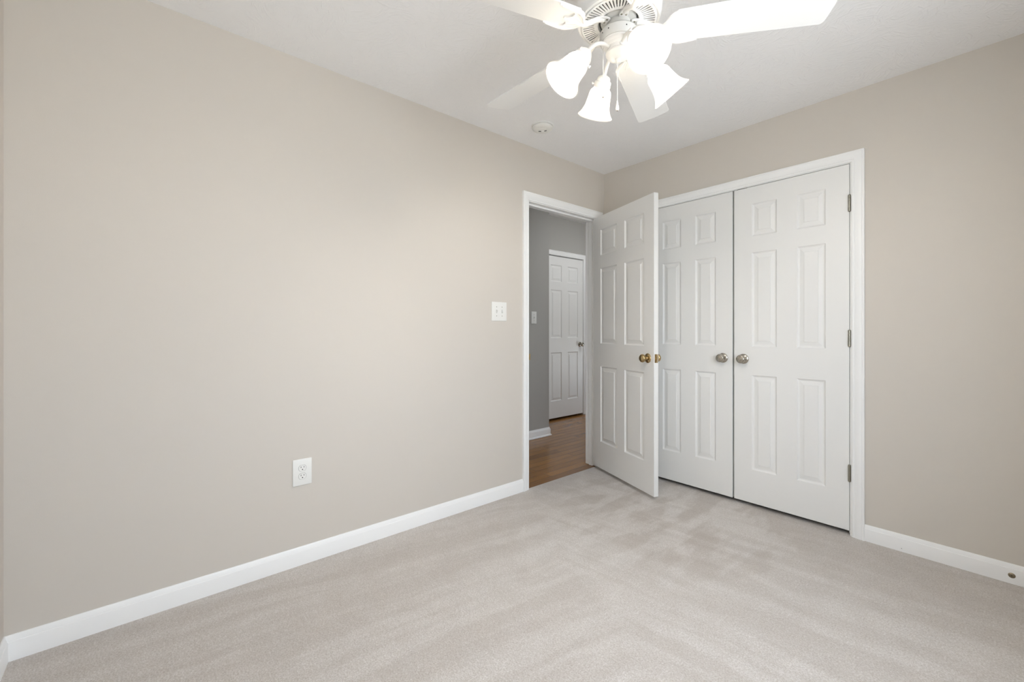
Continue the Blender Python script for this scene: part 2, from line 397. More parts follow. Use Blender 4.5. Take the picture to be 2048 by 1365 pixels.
# ------------------------------------------------------------------ trim
CAS = [(0.0, 0.0), (0.0, 0.008), (0.003, 0.0105), (0.010, 0.0115), (0.013, 0.0095), (0.017, 0.012), (0.030, 0.015), (0.042, 0.0165), (0.046, 0.0155), (0.049, 0.0180), (0.0545, 0.0180), (0.057, 0.0155), (0.057, 0.0)]
def casing(bm, a0, a1, top, fn):
    """fn(along, out, z) -> point; outside of the opening a0..a1"""
    st = []
    for k in range(4):
        ring = []
        for d, t in CAS:
            if k == 0: ring.append(fn(a0 - d, t, 0.0))
            if k == 1: ring.append(fn(a0 - d, t, top + d))
            if k == 2: ring.append(fn(a1 + d, t, top + d))
            if k == 3: ring.append(fn(a1 + d, t, 0.0))
        st.append(ring)
    sweep(bm, st)
def jambs(bm, a0, a1, top, fn, depth, stop=True):
    """lining boards of an opening; fn(along, depth behind face, z)"""
    def bx(p, q):
        P, Q = fn(*p), fn(*q)
        box(bm, [min(P[i], Q[i]) for i in range(3)], [max(P[i], Q[i]) for i in range(3)])
    bx((a0 - 0.02, 0, 0), (a0, depth, top + 0.02)); bx((a1, 0, 0), (a1 + 0.02, depth, top + 0.02)); bx((a0, 0, top), (a1, depth, top + 0.02))
    if stop:
        s0, s1, t = 0.040, 0.074, 0.011
        bx((a0, s0, 0), (a0 + t, s1, top)); bx((a1 - t, s0, 0), (a1, s1, top)); bx((a0 + t, s0, top - t), (a1 - t, s1, top))
bm = B(); casing(bm, EY0 - 0.005, EY1 + 0.005, EZ + 0.005, lambda a, o, z: (o, a, z)); jambs(bm, EY0, EY1, EZ, lambda a, d, z: (-d, a, z), WT)
casing(bm, EY0 - 0.005, EY1 + 0.005, EZ + 0.005, lambda a, o, z: (-WT - o, a, z))
t1 = struct('trim_1', bm, 'trim', 'white moulded casing around the open doorway', 'door casing')
bm = B(); box(bm, (-0.034, EY0 - 0.001, 0.905), (0.0, EY0 + 0.0015, 0.975)); box(bm, (0.0, EY0 - 0.004, 0.918), (0.0185, EY0 - 0.001, 0.962), 0.001)
o = obj('strike_plate', bm, 'brass', t1); o['label'] = 'small brass strike plate'
bm = B(); casing(bm, CX0 - 0.006, CX1 + 0.0075, CZ + 0.0025, lambda a, o, z: (a, -o, z)); jambs(bm, CX0, CX1, CZ, lambda a, d, z: (a, d, z), WT, True)
t2 = struct('trim_2', bm, 'trim', 'white moulded casing around the double closet doors', 'door casing')
bm = B(); box(bm, (1.065, 0.004, CZ - 0.005), (1.125, 0.032, CZ + 0.0002))
o = obj('ball_catch', bm, 'dark', t2); o['label'] = 'dark catch slot above the right closet door'
bm = B(); casing(bm, HDY0 - 0.009, HDY1 + 0.009, 2.071, lambda a, o, z: (HX2 + o, a, z))
jambs(bm, HDY0 - 0.004, HDY1 + 0.004, 2.068, lambda a, d, z: (HX2 - d, a, z), WT, False)
struct('trim_3', bm, 'trim', 'white casing around the closed hall door', 'door casing')

BASE = [(0.0, 0.0), (0.0125, 0.0), (0.0125, 0.064), (0.0115, 0.068), (0.0095, 0.0695), (0.0090, 0.073), (0.0065, 0.079), (0.0055, 0.0855), (0.0035, 0.089), (0.0, 0.089)]
BASE = [(t_, z * 0.965) for t_, z in BASE]
def base_run(bm, p, q, nrm, m0=0.0, m1=0.0, prof=BASE):
    """baseboard from p to q (xy) on a wall with inward normal nrm; m0/m1: mitre factors at the ends"""
    p, q, n = Vector((*p, 0)), Vector((*q, 0)), Vector((*nrm, 0)); d = (q - p).normalized()
    sweep(bm, [[tuple(p + n * t + d * (m0 * t) + Vector((0, 0, z))) for t, z in prof], [tuple(q + n * t - d * (m1 * t) + Vector((0, 0, z))) for t, z in prof]])
bm = B(); base_run(bm, (0, RY), (0, EY0 - 0.062), (1, 0), 1, 0); struct('baseboard_left', bm, 'trim', 'long white baseboard under the wall outlet', 'baseboard')
bm = B(); base_run(bm, (CX1 + 0.062, 0), (RX, 0), (0, -1), 0, 1); base_run(bm, (0, 0), (CX0 - 0.061, 0), (0, -1), 1, 0)
bb = struct('baseboard_back', bm, 'trim', 'white baseboard running right from the closet casing', 'baseboard')
bm = B(); lathe(bm, [(0.0, 0.0004), (0.0016, 0.0004), (0.0016, -0.001)], (1.8712, -0.0125, 0.0165), (0, -1, 0), 10); obj('nail_hole', bm, 'dark', bb)
bm = B(); base_run(bm, (RX, RY), (RX, 0), (-1, 0), 1, 1); struct('baseboard_right', bm, 'trim', 'white baseboard below the bedroom window', 'baseboard')
bm = B(); base_run(bm, (0, RY), (RX, RY), (0, 1), 1, 1); struct('baseboard_front', bm, 'trim', 'white baseboard turning the corner at the left picture edge', 'baseboard')
HB = [(0.0, 0.0), (0.022, 0.0), (0.0225, 0.006), (0.019, 0.013), (0.0125, 0.016), (0.0125, 0.066), (0.0115, 0.070), (0.0090, 0.073), (0.0065, 0.080), (0.0035, 0.089), (0.0, 0.089)]
bm = B()
def hall_base(pts, nrms):
    n = len(HB)
    st = []
    for k, p in enumerate(pts):
        ring = []
        for t, z in HB:
            v = Vector((*p, z))
            for nn in nrms[k]: v += Vector((*nn, 0)) * t
            ring.append(tuple(v))
        st.append(ring)
    sweep(bm, st)
hall_base([(HX, HYA), (HX, HY), (HX2, HY)], [[(1, 0)], [(1, 0), (0, 1)], [(0, 1)]])
hall_base([(HX2, HY + 0.02), (HX2, HDY0 - 0.068)], [[(1, 0)], [(1, 0)]])
hall_base([(HX2, HDY1 + 0.068), (HX2, HYB)], [[(1, 0)], [(1, 0)]])
struct('baseboard_hall', bm, 'trim', 'white baseboard with shoe moulding on the grey hall wall', 'baseboard')

# ------------------------------------------------------------------ doors
ZROWS = (0.213, 0.817, 0.998, 1.599, 1.703, 1.909)
RELIEF = ((0.0, 0.0), (0.0025, 0.0030), (0.007, 0.0068), (0.0105, 0.0080), (0.0145, 0.0080), (0.0350, 0.0038), (0.0365, 0.0015), (0.0390, 0.0012))
def door_leaf(bm, Wd, Hd, stile, pan, T=0.035):
    """six panel leaf: x 0..Wd, y 0..T (front face at y=0, facing -y), z 0..Hd"""
    k = Hd / 2.019
    xs = [0, stile, stile + pan, Wd - stile - pan, Wd - stile, Wd]
    zs = [0] + [z * k for z in ZROWS] + [Hd]
    for side in (0, 1):
        yy = lambda d: (d if side == 0 else T - d)
        cache = {}
        def V(x, z, d=0.0):
            key = (round(x, 5), round(z, 5), round(d, 5))
            if key not in cache: cache[key] = bm.verts.new((x, yy(d), z))
            return cache[key]
        for i in range(5):
            for j in range(7):
                x0, x1, z0, z1 = xs[i], xs[i + 1], zs[j], zs[j + 1]
                if i in (1, 3) and j in (1, 3, 5):
                    prev = None
                    for off, dep in RELIEF:
                        ring = [V(x0 + off, z0 + off, dep), V(x1 - off, z0 + off, dep), V(x1 - off, z1 - off, dep), V(x0 + off, z1 - off, dep)]
                        if prev:
                            for q in range(4): bm.faces.new((prev[q], prev[(q + 1) % 4], ring[(q + 1) % 4], ring[q]))
                        prev = ring
                    bm.faces.new(prev)
                else: bm.faces.new((V(x0, z0), V(x1, z0), V(x1, z1), V(x0, z1)))
        if side == 0: c0 = cache
        else: c1 = cache
    def edge(pts):
        for (xa, za), (xb, zb) in zip(pts[:-1], pts[1:]):
            kk = lambda x, z: (round(x, 5), round(z, 5), 0.0)
            bm.faces.new((c0[kk(xa, za)], c0[kk(xb, zb)], c1[kk(xb, zb)], c1[kk(xa, za)]))
    edge([(x, 0) for x in xs]); edge([(x, Hd) for x in xs]); edge([(0, z) for z in zs]); edge([(Wd, z) for z in zs])
    bmesh.ops.remove_doubles(bm, verts=bm.verts, dist=1e-5)
def finish_door(name, bm, parent=None):
    o = obj(name, bm, 'door', parent, smooth=False)
    bv = o.modifiers.new('edge', 'BEVEL'); bv.width = 0.0015; bv.segments = 2; bv.limit_method = 'ANGLE'; bv.angle_limit = math.radians(60)
    return o
KN_ROUND = [(0.0, 0.062), (0.010, 0.0615), (0.019, 0.058), (0.0245, 0.052), (0.0265, 0.045), (0.0245, 0.038), (0.018, 0.032), (0.011, 0.028), (0.009, 0.022), (0.0095, 0.014), (0.013, 0.011)]
KN_STEP = [(0.0, 0.060), (0.010, 0.060), (0.0115, 0.0585), (0.0125, 0.0585), (0.020, 0.0570), (0.0215, 0.0555), (0.0240, 0.053), (0.0258, 0.047), (0.0245, 0.040), (0.019, 0.034), (0.0125, 0.029), (0.0115, 0.014), (0.014, 0.011)]
ROSE = [(0.013, 0.0115), (0.022, 0.010), (0.027, 0.007), (0.030, 0.0055), (0.0325, 0.003), (0.0325, 0.0), (0.0, 0.0)]
def knob(parent, org, axis, prof, m, label=None):
    bm = B(); lathe(bm, [(a * 1.07, b_) for a, b_ in prof] + [(0.010, 0.008)], org, axis, 32)
    k = obj('knob', bm, m, parent, angle=50)
    bm = B(); lathe(bm, ROSE[0:] , org, axis, 32)
    r = obj('rosette', bm, m, k, angle=50)
    if label: k['label'] = label
    return k
def hinge(parent, x, y, z, m='steel', leaf=(1, 0)):
    bm = B(); hgt = 0.089
    for k in range(5):
        a = z - hgt / 2 + hgt / 5 * k
        lathe(bm, [(0.0, a + 0.0004), (0.0062, a + 0.0004), (0.0066, a + 0.001), (0.0066, a + hgt / 5 - 0.001), (0.0062, a + hgt / 5 - 0.0004), (0.0, a + hgt / 5 - 0.0004)], (x, y, 0), n=16)
    lathe(bm, [(0.0, z + hgt / 2 + 0.004), (0.004, z + hgt / 2 + 0.003), (0.0055, z + hgt / 2), (0.0, z + hgt / 2)], (x, y, 0), n=16)
    lathe(bm, [(0.0, z - hgt / 2), (0.0055, z - hgt / 2), (0.004, z - hgt / 2 - 0.003), (0.0, z - hgt / 2 - 0.004)], (x, y, 0), n=16)
    box(bm, (x - 0.001, y, z - hgt / 2), (x + 0.001, y + 0.028, z + hgt / 2))
    return obj('hinge', bm, m, parent)

# entry door standing open
AL = math.radians(19.3)
u = Vector((math.cos(AL), -math.sin(AL), 0)); n_ = Vector((-math.sin(AL), -math.cos(AL), 0))
pin = Vector((0.014, -0.103, 0))
h0 = pin + u * 0.003 + n_ * 0.042
ED = empty('door_1', (h0.x, h0.y, 0.027), -AL)
tag(ED, 'white six panel door standing open into the room with brass knob', 'door', kind='structure')
bm = B(); door_leaf(bm, 0.738, 2.014, 0.1035, 0.2175); finish_door('door_leaf', bm, ED)
knob(ED, (0.738 - 0.062, 0.0, 0.914), (0, -1, 0), KN_ROUND, 'brass', 'aged brass door knob')
knob(ED, (0.738 - 0.062, 0.035, 0.914), (0, 1, 0), KN_ROUND, 'brass', 'aged brass door knob')
bm = B(); box(bm, (0.7375, 0.005, 0.886), (0.7395, 0.030, 0.943), 0.0006); box(bm, (0.7390, 0.011, 0.905), (0.7480, 0.024, 0.923), 0.002)
o = obj('latch_plate', bm, 'brass', ED); o['label'] = 'brass latch plate on the door edge'
for z in (0.20, 1.0, 1.82): hinge(ED, -0.004, 0.041, z)

# closet pair
def closet_leaf(name, x0, label, knob_x, hinge_x):
    e = empty(name, (x0, 0.001, 0.026)); tag(e, label, 'door', kind='structure')
    bm = B(); door_leaf(bm, 0.6068, 2.0188, 0.108, 0.142); finish_door('door_leaf', bm, e)
    knob(e, (knob_x, 0.0, 0.918), (0, -1, 0), KN_STEP, 'nickel', 'satin nickel door knob')
    for z in (0.318, 1.059, 1.802): hinge(e, hinge_x, -0.0055, z)
    return e
closet_leaf('door_2', 0.4302, 'left leaf of the white closet doors partly behind the open door', 0.6068 - 0.060, -0.0015)
closet_leaf('door_3', 1.0484, 'right leaf of the white closet doors showing three hinges', 0.058, 0.6068 + 0.0018)
# hall door
HD = empty('door_4', (HX2 - 0.001, HDY0, 0.022), PI / 2)
tag(HD, 'closed white six panel door seen in the hall through the doorway', 'door', kind='structure')
bm = B(); door_leaf(bm, HDY1 - HDY0, 2.036, 0.100, 0.199); finish_door('door_leaf', bm, HD)
knob(HD, (HDY1 - HDY0 - 0.062, 0.0, 0.918), (0, -1, 0), KN_ROUND, 'nickel', 'satin nickel door knob')

# ------------------------------------------------------------------ wall plates
def screw(bm, org, axis, r=0.0032):
    lathe(bm, [(0.0, 0.0012), (r * 0.7, 0.0011), (r, 0.0004), (r, -0.001)], org, axis, 14)
def plate_slab(bm, wd, ht):
    """local: width x, height z, front towards -y"""
    box(bm, (-wd / 2, -0.0058, -ht / 2), (wd / 2, 0.0, ht / 2), 0.0030, 3)
WO = empty('wall_outlet', (0.0, -2.3607, 0.4447), PI / 2)     # front -y turns to +x
tag(WO, 'white duplex outlet low on the beige wall above the baseboard', 'outlet')
bm = B(); plate_slab(bm, 0.086, 0.127); obj('cover_plate', bm, 'white', WO)
for dz in (0.0195, -0.0195):
    bm = B()
    pts = []
    for k in range(40):
        a = 2 * PI * k / 40; pts.append((0.0168 * math.cos(a), max(-0.0142, min(0.0142, 0.0168 * math.sin(a)))))
    prism(bm, pts, 0.0, 0.0070, lambda v, dz=dz: Vector((v.x, -v.z, v.y + dz)))
    rc = obj('receptacle', bm, 'white', WO)
    bm = B(); prism(bm, [(x * 1.06, y * 1.06) for x, y in pts], 0.0, 0.0060, lambda v, dz=dz: Vector((v.x, -v.z, v.y + dz))); obj('receptacle_gap', bm, 'rotor', rc)
    for nm, lo, hi in (('slot', (-0.0078, -0.0073, dz + 0.001), (-0.0055, -0.0065, dz + 0.0090)), ('slot', (0.0055, -0.0073, dz + 0.0018), (0.0078, -0.0065, dz + 0.0085))):
        bm = B(); box(bm, lo, hi); obj(nm, bm, 'dark', rc)
    bm = B(); lathe(bm, [(0.0, 0.0073), (0.0026, 0.0073), (0.0026, 0.006)], (0, 0, dz - 0.0065), (0, -1, 0), 16); obj('ground_hole', bm, 'dark', rc)
bm = B(); screw(bm, (0, -0.0058, 0), (0, -1, 0)); obj('screw', bm, 'white', WO)
def toggle_plate(name, loc, wd, xs, label, m='white'):
    e = empty(name, loc, PI / 2); tag(e, label, 'switch')
    bm = B(); plate_slab(bm, wd, 0.127); obj('cover_plate', bm, m, e)
    for i, x in enumerate(xs):
        bm = B(); box(bm, (x - 0.0052, -0.0062, -0.012), (x + 0.0052, -0.0052, 0.012)); obj('toggle_slot', bm, 'switch_housing', e)
        s = 1 if i % 2 == 0 else -1
        bm = B(); sweep(bm, [[(x - 0.0042, -0.006, -0.006), (x + 0.0042, -0.006, -0.006), (x + 0.0042, -0.006, 0.006), (x - 0.0042, -0.006, 0.006)],
                             [(x - 0.0036, -0.017, s * 0.007 - 0.003), (x + 0.0036, -0.017, s * 0.007 - 0.003), (x + 0.0036, -0.017, s * 0.007 + 0.003), (x - 0.0036, -0.017, s * 0.007 + 0.003)]])
        obj('toggle', bm, m, e)
        for z in (0.030, -0.030):
            bm = B(); screw(bm, (x, -0.0058, z), (0, -1, 0)); obj('screw', bm, 'steel', e)
    return e
toggle_plate('light_switch', (0.0, -1.138, 1.2545), 0.128, (-0.023, 0.023), 'white double toggle switch plate on the beige wall beside the doorway')
toggle_plate('light_switch', (HX, 0.135, 1.258), 0.072, (0.0,), 'small single toggle switch on the dark grey hall wall')

# ------------------------------------------------------------------ smoke detector
SD = empty('smoke_detector', (0.2765, -1.0019, H)); tag(SD, 'round white smoke detector on the ceiling beyond the fan', 'smoke detector')
bm = B(); lathe(bm, [(0.0, 0.0), (0.071, 0.0), (0.071, -0.006), (0.069, -0.008), (0.0, -0.008)], n=56); obj('base_ring', bm, 'white', SD)
bm = B(); lathe(bm, [(0.062, -0.008), (0.062, -0.0105), (0.0665, -0.0115), (0.066, -0.017), (0.060, -0.023), (0.046, -0.0275), (0.0, -0.029)], n=56); cov = obj('cover', bm, 'white', SD)
ang = math.radians(125.5)
ax, ay = Vector((math.cos(ang), math.sin(ang), 0)), Vector((-math.sin(ang), math.cos(ang), 0))
fnl = lambda v: ax * v.x + ay * v.y + Vector((0, 0, v.z))
bm = B(); prism(bm, [(0.018, -0.026), (0.018, 0.026), (-0.024, 0.030), (-0.024, -0.030)], -0.0305, -0.0275, fnl); obj('battery_door', bm, 'white', cov)
for s in (-1, 1):
    bm = B(); prism(bm, [(0.004, s * 0.010), (0.000, s * 0.026), (0.008, s * 0.026), (0.012, s * 0.012)], -0.0312, -0.030, fnl); obj('sounder_slot', bm, 'dark', cov)
bm = B(); lathe(bm, [(0.0, -0.0345), (0.007, -0.034), (0.008, -0.032), (0.008, -0.029)], fnl(Vector((0.016, 0.0, 0.0))), n=20); obj('test_button', bm, 'white', cov)

# ------------------------------------------------------------------ door stop mount on the baseboard
bm = B(); lathe(bm, [(0.0, 0.005), (0.003, 0.005), (0.0035, 0.0035), (0.007, 0.003), (0.0105, 0.0015), (0.0115, 0.0), (0.0, 0.0)], (2.2375, -0.0125, 0.0375), (0, -1, 0), 28)
ds = obj('door_stop', bm, 'bronze', angle=50); tag(ds, 'small round bronze door stop base screwed to the right baseboard', 'door stop')
bm = B(); box(bm, (2.2335, -0.0180, 0.0370), (2.2415, -0.0172, 0.0380)); box(bm, (2.2370, -0.0180, 0.0335), (2.2380, -0.0172, 0.0415)); obj('screw_slot', bm, 'dark', ds)

# ------------------------------------------------------------------ ceiling fan with four lamps
FX, FY = 1.340, -1.683
FAN = empty('ceiling_fan', (FX, FY, H)); tag(FAN, 'white five blade ceiling fan with four lit bell glass lamps', 'ceiling fan')
ZO = -H
def z_(z): return z - H
ZP = 2.204
bm = B(); lathe(bm, [(0.0, 0.0), (0.068, 0.0), (0.068, -0.006), (0.060, -0.030), (0.045, -0.045), (0.020, -0.050), (0.0, -0.050)], n=48); obj('canopy', bm, 'fan', FAN)
bm = B(); lathe(bm, [(0.0, z_(2.40)), (0.060, z_(2.40)), (0.085, z_(2.385)), (0.120, z_(2.345)), (0.138, z_(2.31)), (0.144, z_(2.27)), (0.146, z_(2.255)), (0.1455, z_(2.230)), (0.142, z_(2.224)), (0.142, z_(2.214)), (0.138, z_(ZP)), (0.129, z_(ZP - 0.002))], n=72)
hs = obj('motor_housing', bm, 'fan', FAN, angle=40); sd = hs.modifiers.new('shell', 'SOLIDIFY'); sd.thickness = 0.002; sd.offset = -1
# vent plate with radial slots
bm = B(); NS = 64
cache = {}
def pv(r, a, z):
    key = (round(r, 5), round(a % (2 * PI), 5), round(z, 5))
    if key not in cache: cache[key] = bm.verts.new((r * math.cos(a), r * math.sin(a), z_(z)))
    return cache[key]
RR = [(0.068, ZP + 0.010), (0.072, ZP + 0.001), (0.084, ZP), (0.121, ZP - 0.002), (0.129, ZP - 0.002)]
for k in range(NS):
    a0 = 2 * PI * k / NS; a1 = a0 + 2 * PI / NS * 0.62; a2 = 2 * PI * (k + 1) / NS
    for i in range(4):
        (ra, za), (rb, zb) = RR[i], RR[i + 1]
        for (p, q, solid) in ((a0, a1, True), (a1, a2, i != 2)):
            if solid: bm.faces.new((pv(ra, p, za), pv(rb, p, zb), pv(rb, q, zb), pv(ra, q, za)))
vp = obj('vent_plate', bm, 'fan', FAN, angle=40); sd = vp.modifiers.new('shell', 'SOLIDIFY'); sd.thickness = 0.0025; sd.offset = 1
bm = B(); lathe(bm, [(0.0, z_(2.232)), (0.118, z_(2.232)), (0.118, z_(2.229)), (0.0, z_(2.229))], n=48)
obj('rotor', bm, 'rotor', FAN)
bm = B(); lathe(bm, [(0.030, z_(2.229)), (0.060, z_(2.229)), (0.062, z_(2.212)), (0.060, z_(2.207)), (0.046, z_(2.205)), (0.030, z_(2.205))], n=56); obj('flywheel', bm, 'switch_housing', FAN)
bm = B(); lathe(bm, [(0.0, z_(2.220)), (0.040, z_(2.220)), (0.042, z_(2.182)), (0.060, z_(2.174)), (0.0645, z_(2.168)), (0.0645, z_(2.142)), (0.061, z_(2.136)), (0.0, z_(2.136))], n=56)
sw = obj('switch_housing', bm, 'switch_housing', FAN)
for a in (250, 275, 330, 20, 140):
    aa = math.radians(a); bm = B(); lathe(bm, [(0.0, 0.001), (0.0022, 0.001), (0.0022, -0.001)], (0.064 * math.cos(aa), 0.064 * math.sin(aa), z_(2.156)), (math.cos(aa), math.sin(aa), 0), 12); obj('screw_hole', bm, 'dark', sw)
bm = B(); lathe(bm, [(0.055, z_(2.140)), (0.058, z_(2.136)), (0.057, z_(2.131)), (0.050, z_(2.128)), (0.047, z_(2.124)), (0.041, z_(2.122)), (0.036, z_(2.120)), (0.0355, z_(2.105)), (0.040, z_(2.1035)), (0.0435, z_(2.100)), (0.043, z_(2.095)), (0.036, z_(2.086)), (0.022, z_(2.0795)), (0.010, z_(2.078)), (0.009, z_(2.072)), (0.006, z_(2.068)), (0.0, z_(2.067))], n=56)
obj('light_fitter', bm, 'fan', FAN)

# blades
ZB = 2.165; BL = math.radians(37.07); PITCH = math.radians(-11)
def blade_outline():
    pts = []
    r0, r1 = 0.175, 0.672
    w0, w1 = 0.0600, 0.0735
    up = [(r0, 0.030), (r0 + 0.004, 0.045), (r0 + 0.016, w0)]
    for k in range(1, 9): r = r0 + 0.016 + (r1 - 0.026 - r0 - 0.016) * k / 8; up.append((r, w0 + (w1 - w0) * (r - r0) / (r1 - r0)))
    for k in range(1, 8):
        a = PI / 2 * k / 8; up.append((r1 - 0.026 + 0.018 * math.sin(a), w1 - 0.018 + 0.018 * math.cos(a)))
    up += [(r1 - 0.0045, 0.025), (r1 - 0.0035, 0.0)]
    return up + [(r, -w) for r, w in up[-2::-1]]
IRON_BODY = [(0.044, 0.013), (0.050, 0.0150), (0.060, 0.0150), (0.068, 0.0125), (0.078, 0.0095), (0.090, 0.0085), (0.102, 0.0085), (0.114, 0.0088), (0.126, 0.0092), (0.138, 0.0120), (0.147, 0.0175), (0.154, 0.0270), (0.161, 0.0380), (0.169, 0.0490), (0.179, 0.0575), (0.190, 0.0620), (0.200, 0.0638)]
IRON_PRONG = [(0.200, 0.0380, 0.0638), (0.207, 0.0470, 0.0642), (0.216, 0.0530, 0.0642), (0.232, 0.0560, 0.0636), (0.250, 0.0568, 0.0625), (0.260, 0.0572, 0.0614), (0.266, 0.0585, 0.0600)]
IRON_TIP = [(0.200, -0.0230, 0.0230), (0.205, -0.0150, 0.0150), (0.212, -0.0080, 0.0080), (0.220, -0.0030, 0.0030)]
def twist(v, amt):
    # pitch about the radial axis
    y, z = v.y, v.z
    return Vector((v.x, y * math.cos(amt) - z * math.sin(amt), y * math.sin(amt) + z * math.cos(amt)))
def make_blade():
    bm = B(); prism(bm, blade_outline(), 0.0, 0.006, lambda v: twist(v, PITCH) + Vector((0, 0, 0)))
    bl = obj('blade', bm, 'fan_blade', FAN); bl.location = (0, 0, z_(ZB))
    bv = bl.modifiers.new('edge', 'BEVEL'); bv.width = 0.001; bv.segments = 2; bv.limit_method = 'ANGLE'
    # bracket: flat at the flywheel, drops to the blade and takes its pitch
    def fn(v):
        t = max(0.0, min(1.0, (v.x - 0.070) / 0.085)); s = t * t * (3 - 2 * t)
        p = twist(Vector((v.x, v.y, v.z)), PITCH * s)
        p.z += (1 - s) * (2.203 - ZB); return p
    bm = B()
    def strip(rows):
        sweep(bm, [[fn(Vector(p)) for p in ((r, a, -0.0062), (r, b_, -0.0062), (r, b_, -0.0002), (r, a, -0.0002))] for r, a, b_ in rows])
    strip([(r, -wd, wd) for r, wd in IRON_BODY])
    strip(IRON_PRONG); strip([(r, -b_, -a) for r, a, b_ in IRON_PRONG]); strip(IRON_TIP)
    # raised rib, scrolls and screws
    tube(bm, [fn(Vector((x, 0, -0.0065))) for x in (0.062, 0.075, 0.09, 0.115, 0.13, 0.145, 0.165, 0.188, 0.206)], [0.006, 0.0085, 0.009, 0.009, 0.009, 0.0085, 0.007, 0.0045, 0.002], 12)
    for s in (-1, 1):
        tube(bm, [fn(Vector((x, s * y, -0.0065))) for x, y in ((0.148, 0.010), (0.160, 0.026), (0.172, 0.043), (0.188, 0.0545), (0.206, 0.0590), (0.232, 0.0600), (0.258, 0.0590))], [0.003, 0.0042, 0.005, 0.005, 0.0045, 0.0038, 0.002], 10)
        tube(bm, [fn(Vector((x, s * y, -0.0065))) for x, y in ((0.155, 0.008), (0.172, 0.020), (0.186, 0.027), (0.199, 0.027))], [0.002, 0.0035, 0.0040, 0.0015], 10)
    ir = obj('blade_iron', bm, 'fan', bl, angle=50)
    for x, y in ((0.054, 0.008), (0.054, -0.008), (0.195, 0.012), (0.195, -0.012), (0.183, 0.045), (0.183, -0.045)):
        bm = B(); p = fn(Vector((x, y, -0.006))); lathe(bm, [(0.0, 0.0022), (0.003, 0.0018), (0.004, 0.0005), (0.004, -0.001)], p, (0, 0, -1), 14)
        # screws stay in the bracket mesh of the blade
        s_ = obj('screw', bm, 'steel' if x < 0.1 else 'fan', bl)
    return bl
bl0 = make_blade()
bl0.rotation_euler = (0, 0, BL)
for k in range(1, 5):
    c = copy_tree(bl0, FAN); c.rotation_euler = (0, 0, BL + k * 2 * PI / 5 + math.radians((0, 1.8, -0.4, 0, 0)[k]))

# lamps: arm > cup, screws; shade > bulb
LA = math.radians(-28.6); TILT = math.radians(40.5)
def make_lamp():
    ca = Vector((math.sin(TILT), 0, -math.cos(TILT)))     # along the lamp axis, outwards and down
    S = Vector((0.1165, 0, z_(2.086)))
    bm = B()
    P0, P1, P2, P3 = Vector((0.030, 0, z_(2.117))), Vector((0.065, 0, z_(2.135))), Vector((0.092, 0, z_(2.125))), S + ca * 0.004
    tube(bm, [P0 * (1 - t) ** 3 + P1 * 3 * t * (1 - t) ** 2 + P2 * 3 * t * t * (1 - t) + P3 * t ** 3 for t in [i / 14 for i in range(15)]], 0.0068, 14)
    lathe(bm, [(0.0, 0.0), (0.012, -0.001), (0.014, -0.005), (0.010, -0.008), (0.0, -0.008)], P0 + Vector((0.006, 0, 0)), (1, 0, 0.3), 20)
    arm = obj('lamp_arm', bm, 'fan', FAN)
    bm = B(); lathe(bm, [(0.0, -0.003), (0.012, -0.003), (0.019, 0.0), (0.024, 0.006), (0.0255, 0.014), (0.030, 0.017), (0.0315, 0.020), (0.0315, 0.033), (0.0325, 0.036), (0.0305, 0.036), (0.029, 0.022), (0.0, 0.020)], S, ca, 36)
    obj('socket_cup', bm, 'fan', arm)
    R = frame_of(ca)
    for k in range(3):
        a = 2 * PI * k / 3 + 0.5; d = R @ Vector((math.cos(a), math.sin(a), 0))
        bm = B(); lathe(bm, [(0.0018, 0.0), (0.0018, 0.006), (0.0042, 0.006), (0.0045, 0.010), (0.0, 0.0105)], S + ca * 0.029 + d * 0.030, d, 12); obj('thumb_screw', bm, 'fan', arm)
    bm = B()
    outp = [(0.0265, 0.024), (0.0275, 0.036), (0.0325, 0.043), (0.0385, 0.050), (0.0415, 0.060), (0.0430, 0.075), (0.0452, 0.090), (0.0485, 0.105), (0.0535, 0.118), (0.0600, 0.129), (0.0655, 0.136), (0.0685, 0.139)]
    inp = [(r - 0.0028, s - 0.0004) for r, s in outp]; inp[-1] = (0.0672, 0.1412)
    lathe(bm, outp + inp[::-1], S, ca, 48, closed=True)
    sh = obj('lamp_shade', bm, 'frosted', FAN); sh['label'] = 'frosted glass bell shade'
    bm = B(); prof = [(0.0, 0.030), (0.012, 0.030), (0.013, 0.042), (0.018, 0.054)]
    for k in range(1, 10):
        a = PI * (0.28 + 0.72 * k / 9); prof.append((max(0.0, 0.0255 * math.sin(a)), 0.078 - 0.0255 * math.cos(a)))
    prof[-1] = (0.0, 0.1035)
    lathe(bm, prof, S, ca, 32); obj('bulb', bm, 'bulb', sh)
    return arm, sh
arm0, sh0 = make_lamp()
for o in (arm0, sh0): o.rotation_euler = (0, 0, LA)
for k in range(1, 4):
    for o in (arm0, sh0):
        c = copy_tree(o, FAN); c.rotation_euler = (0, 0, LA + k * PI / 2)

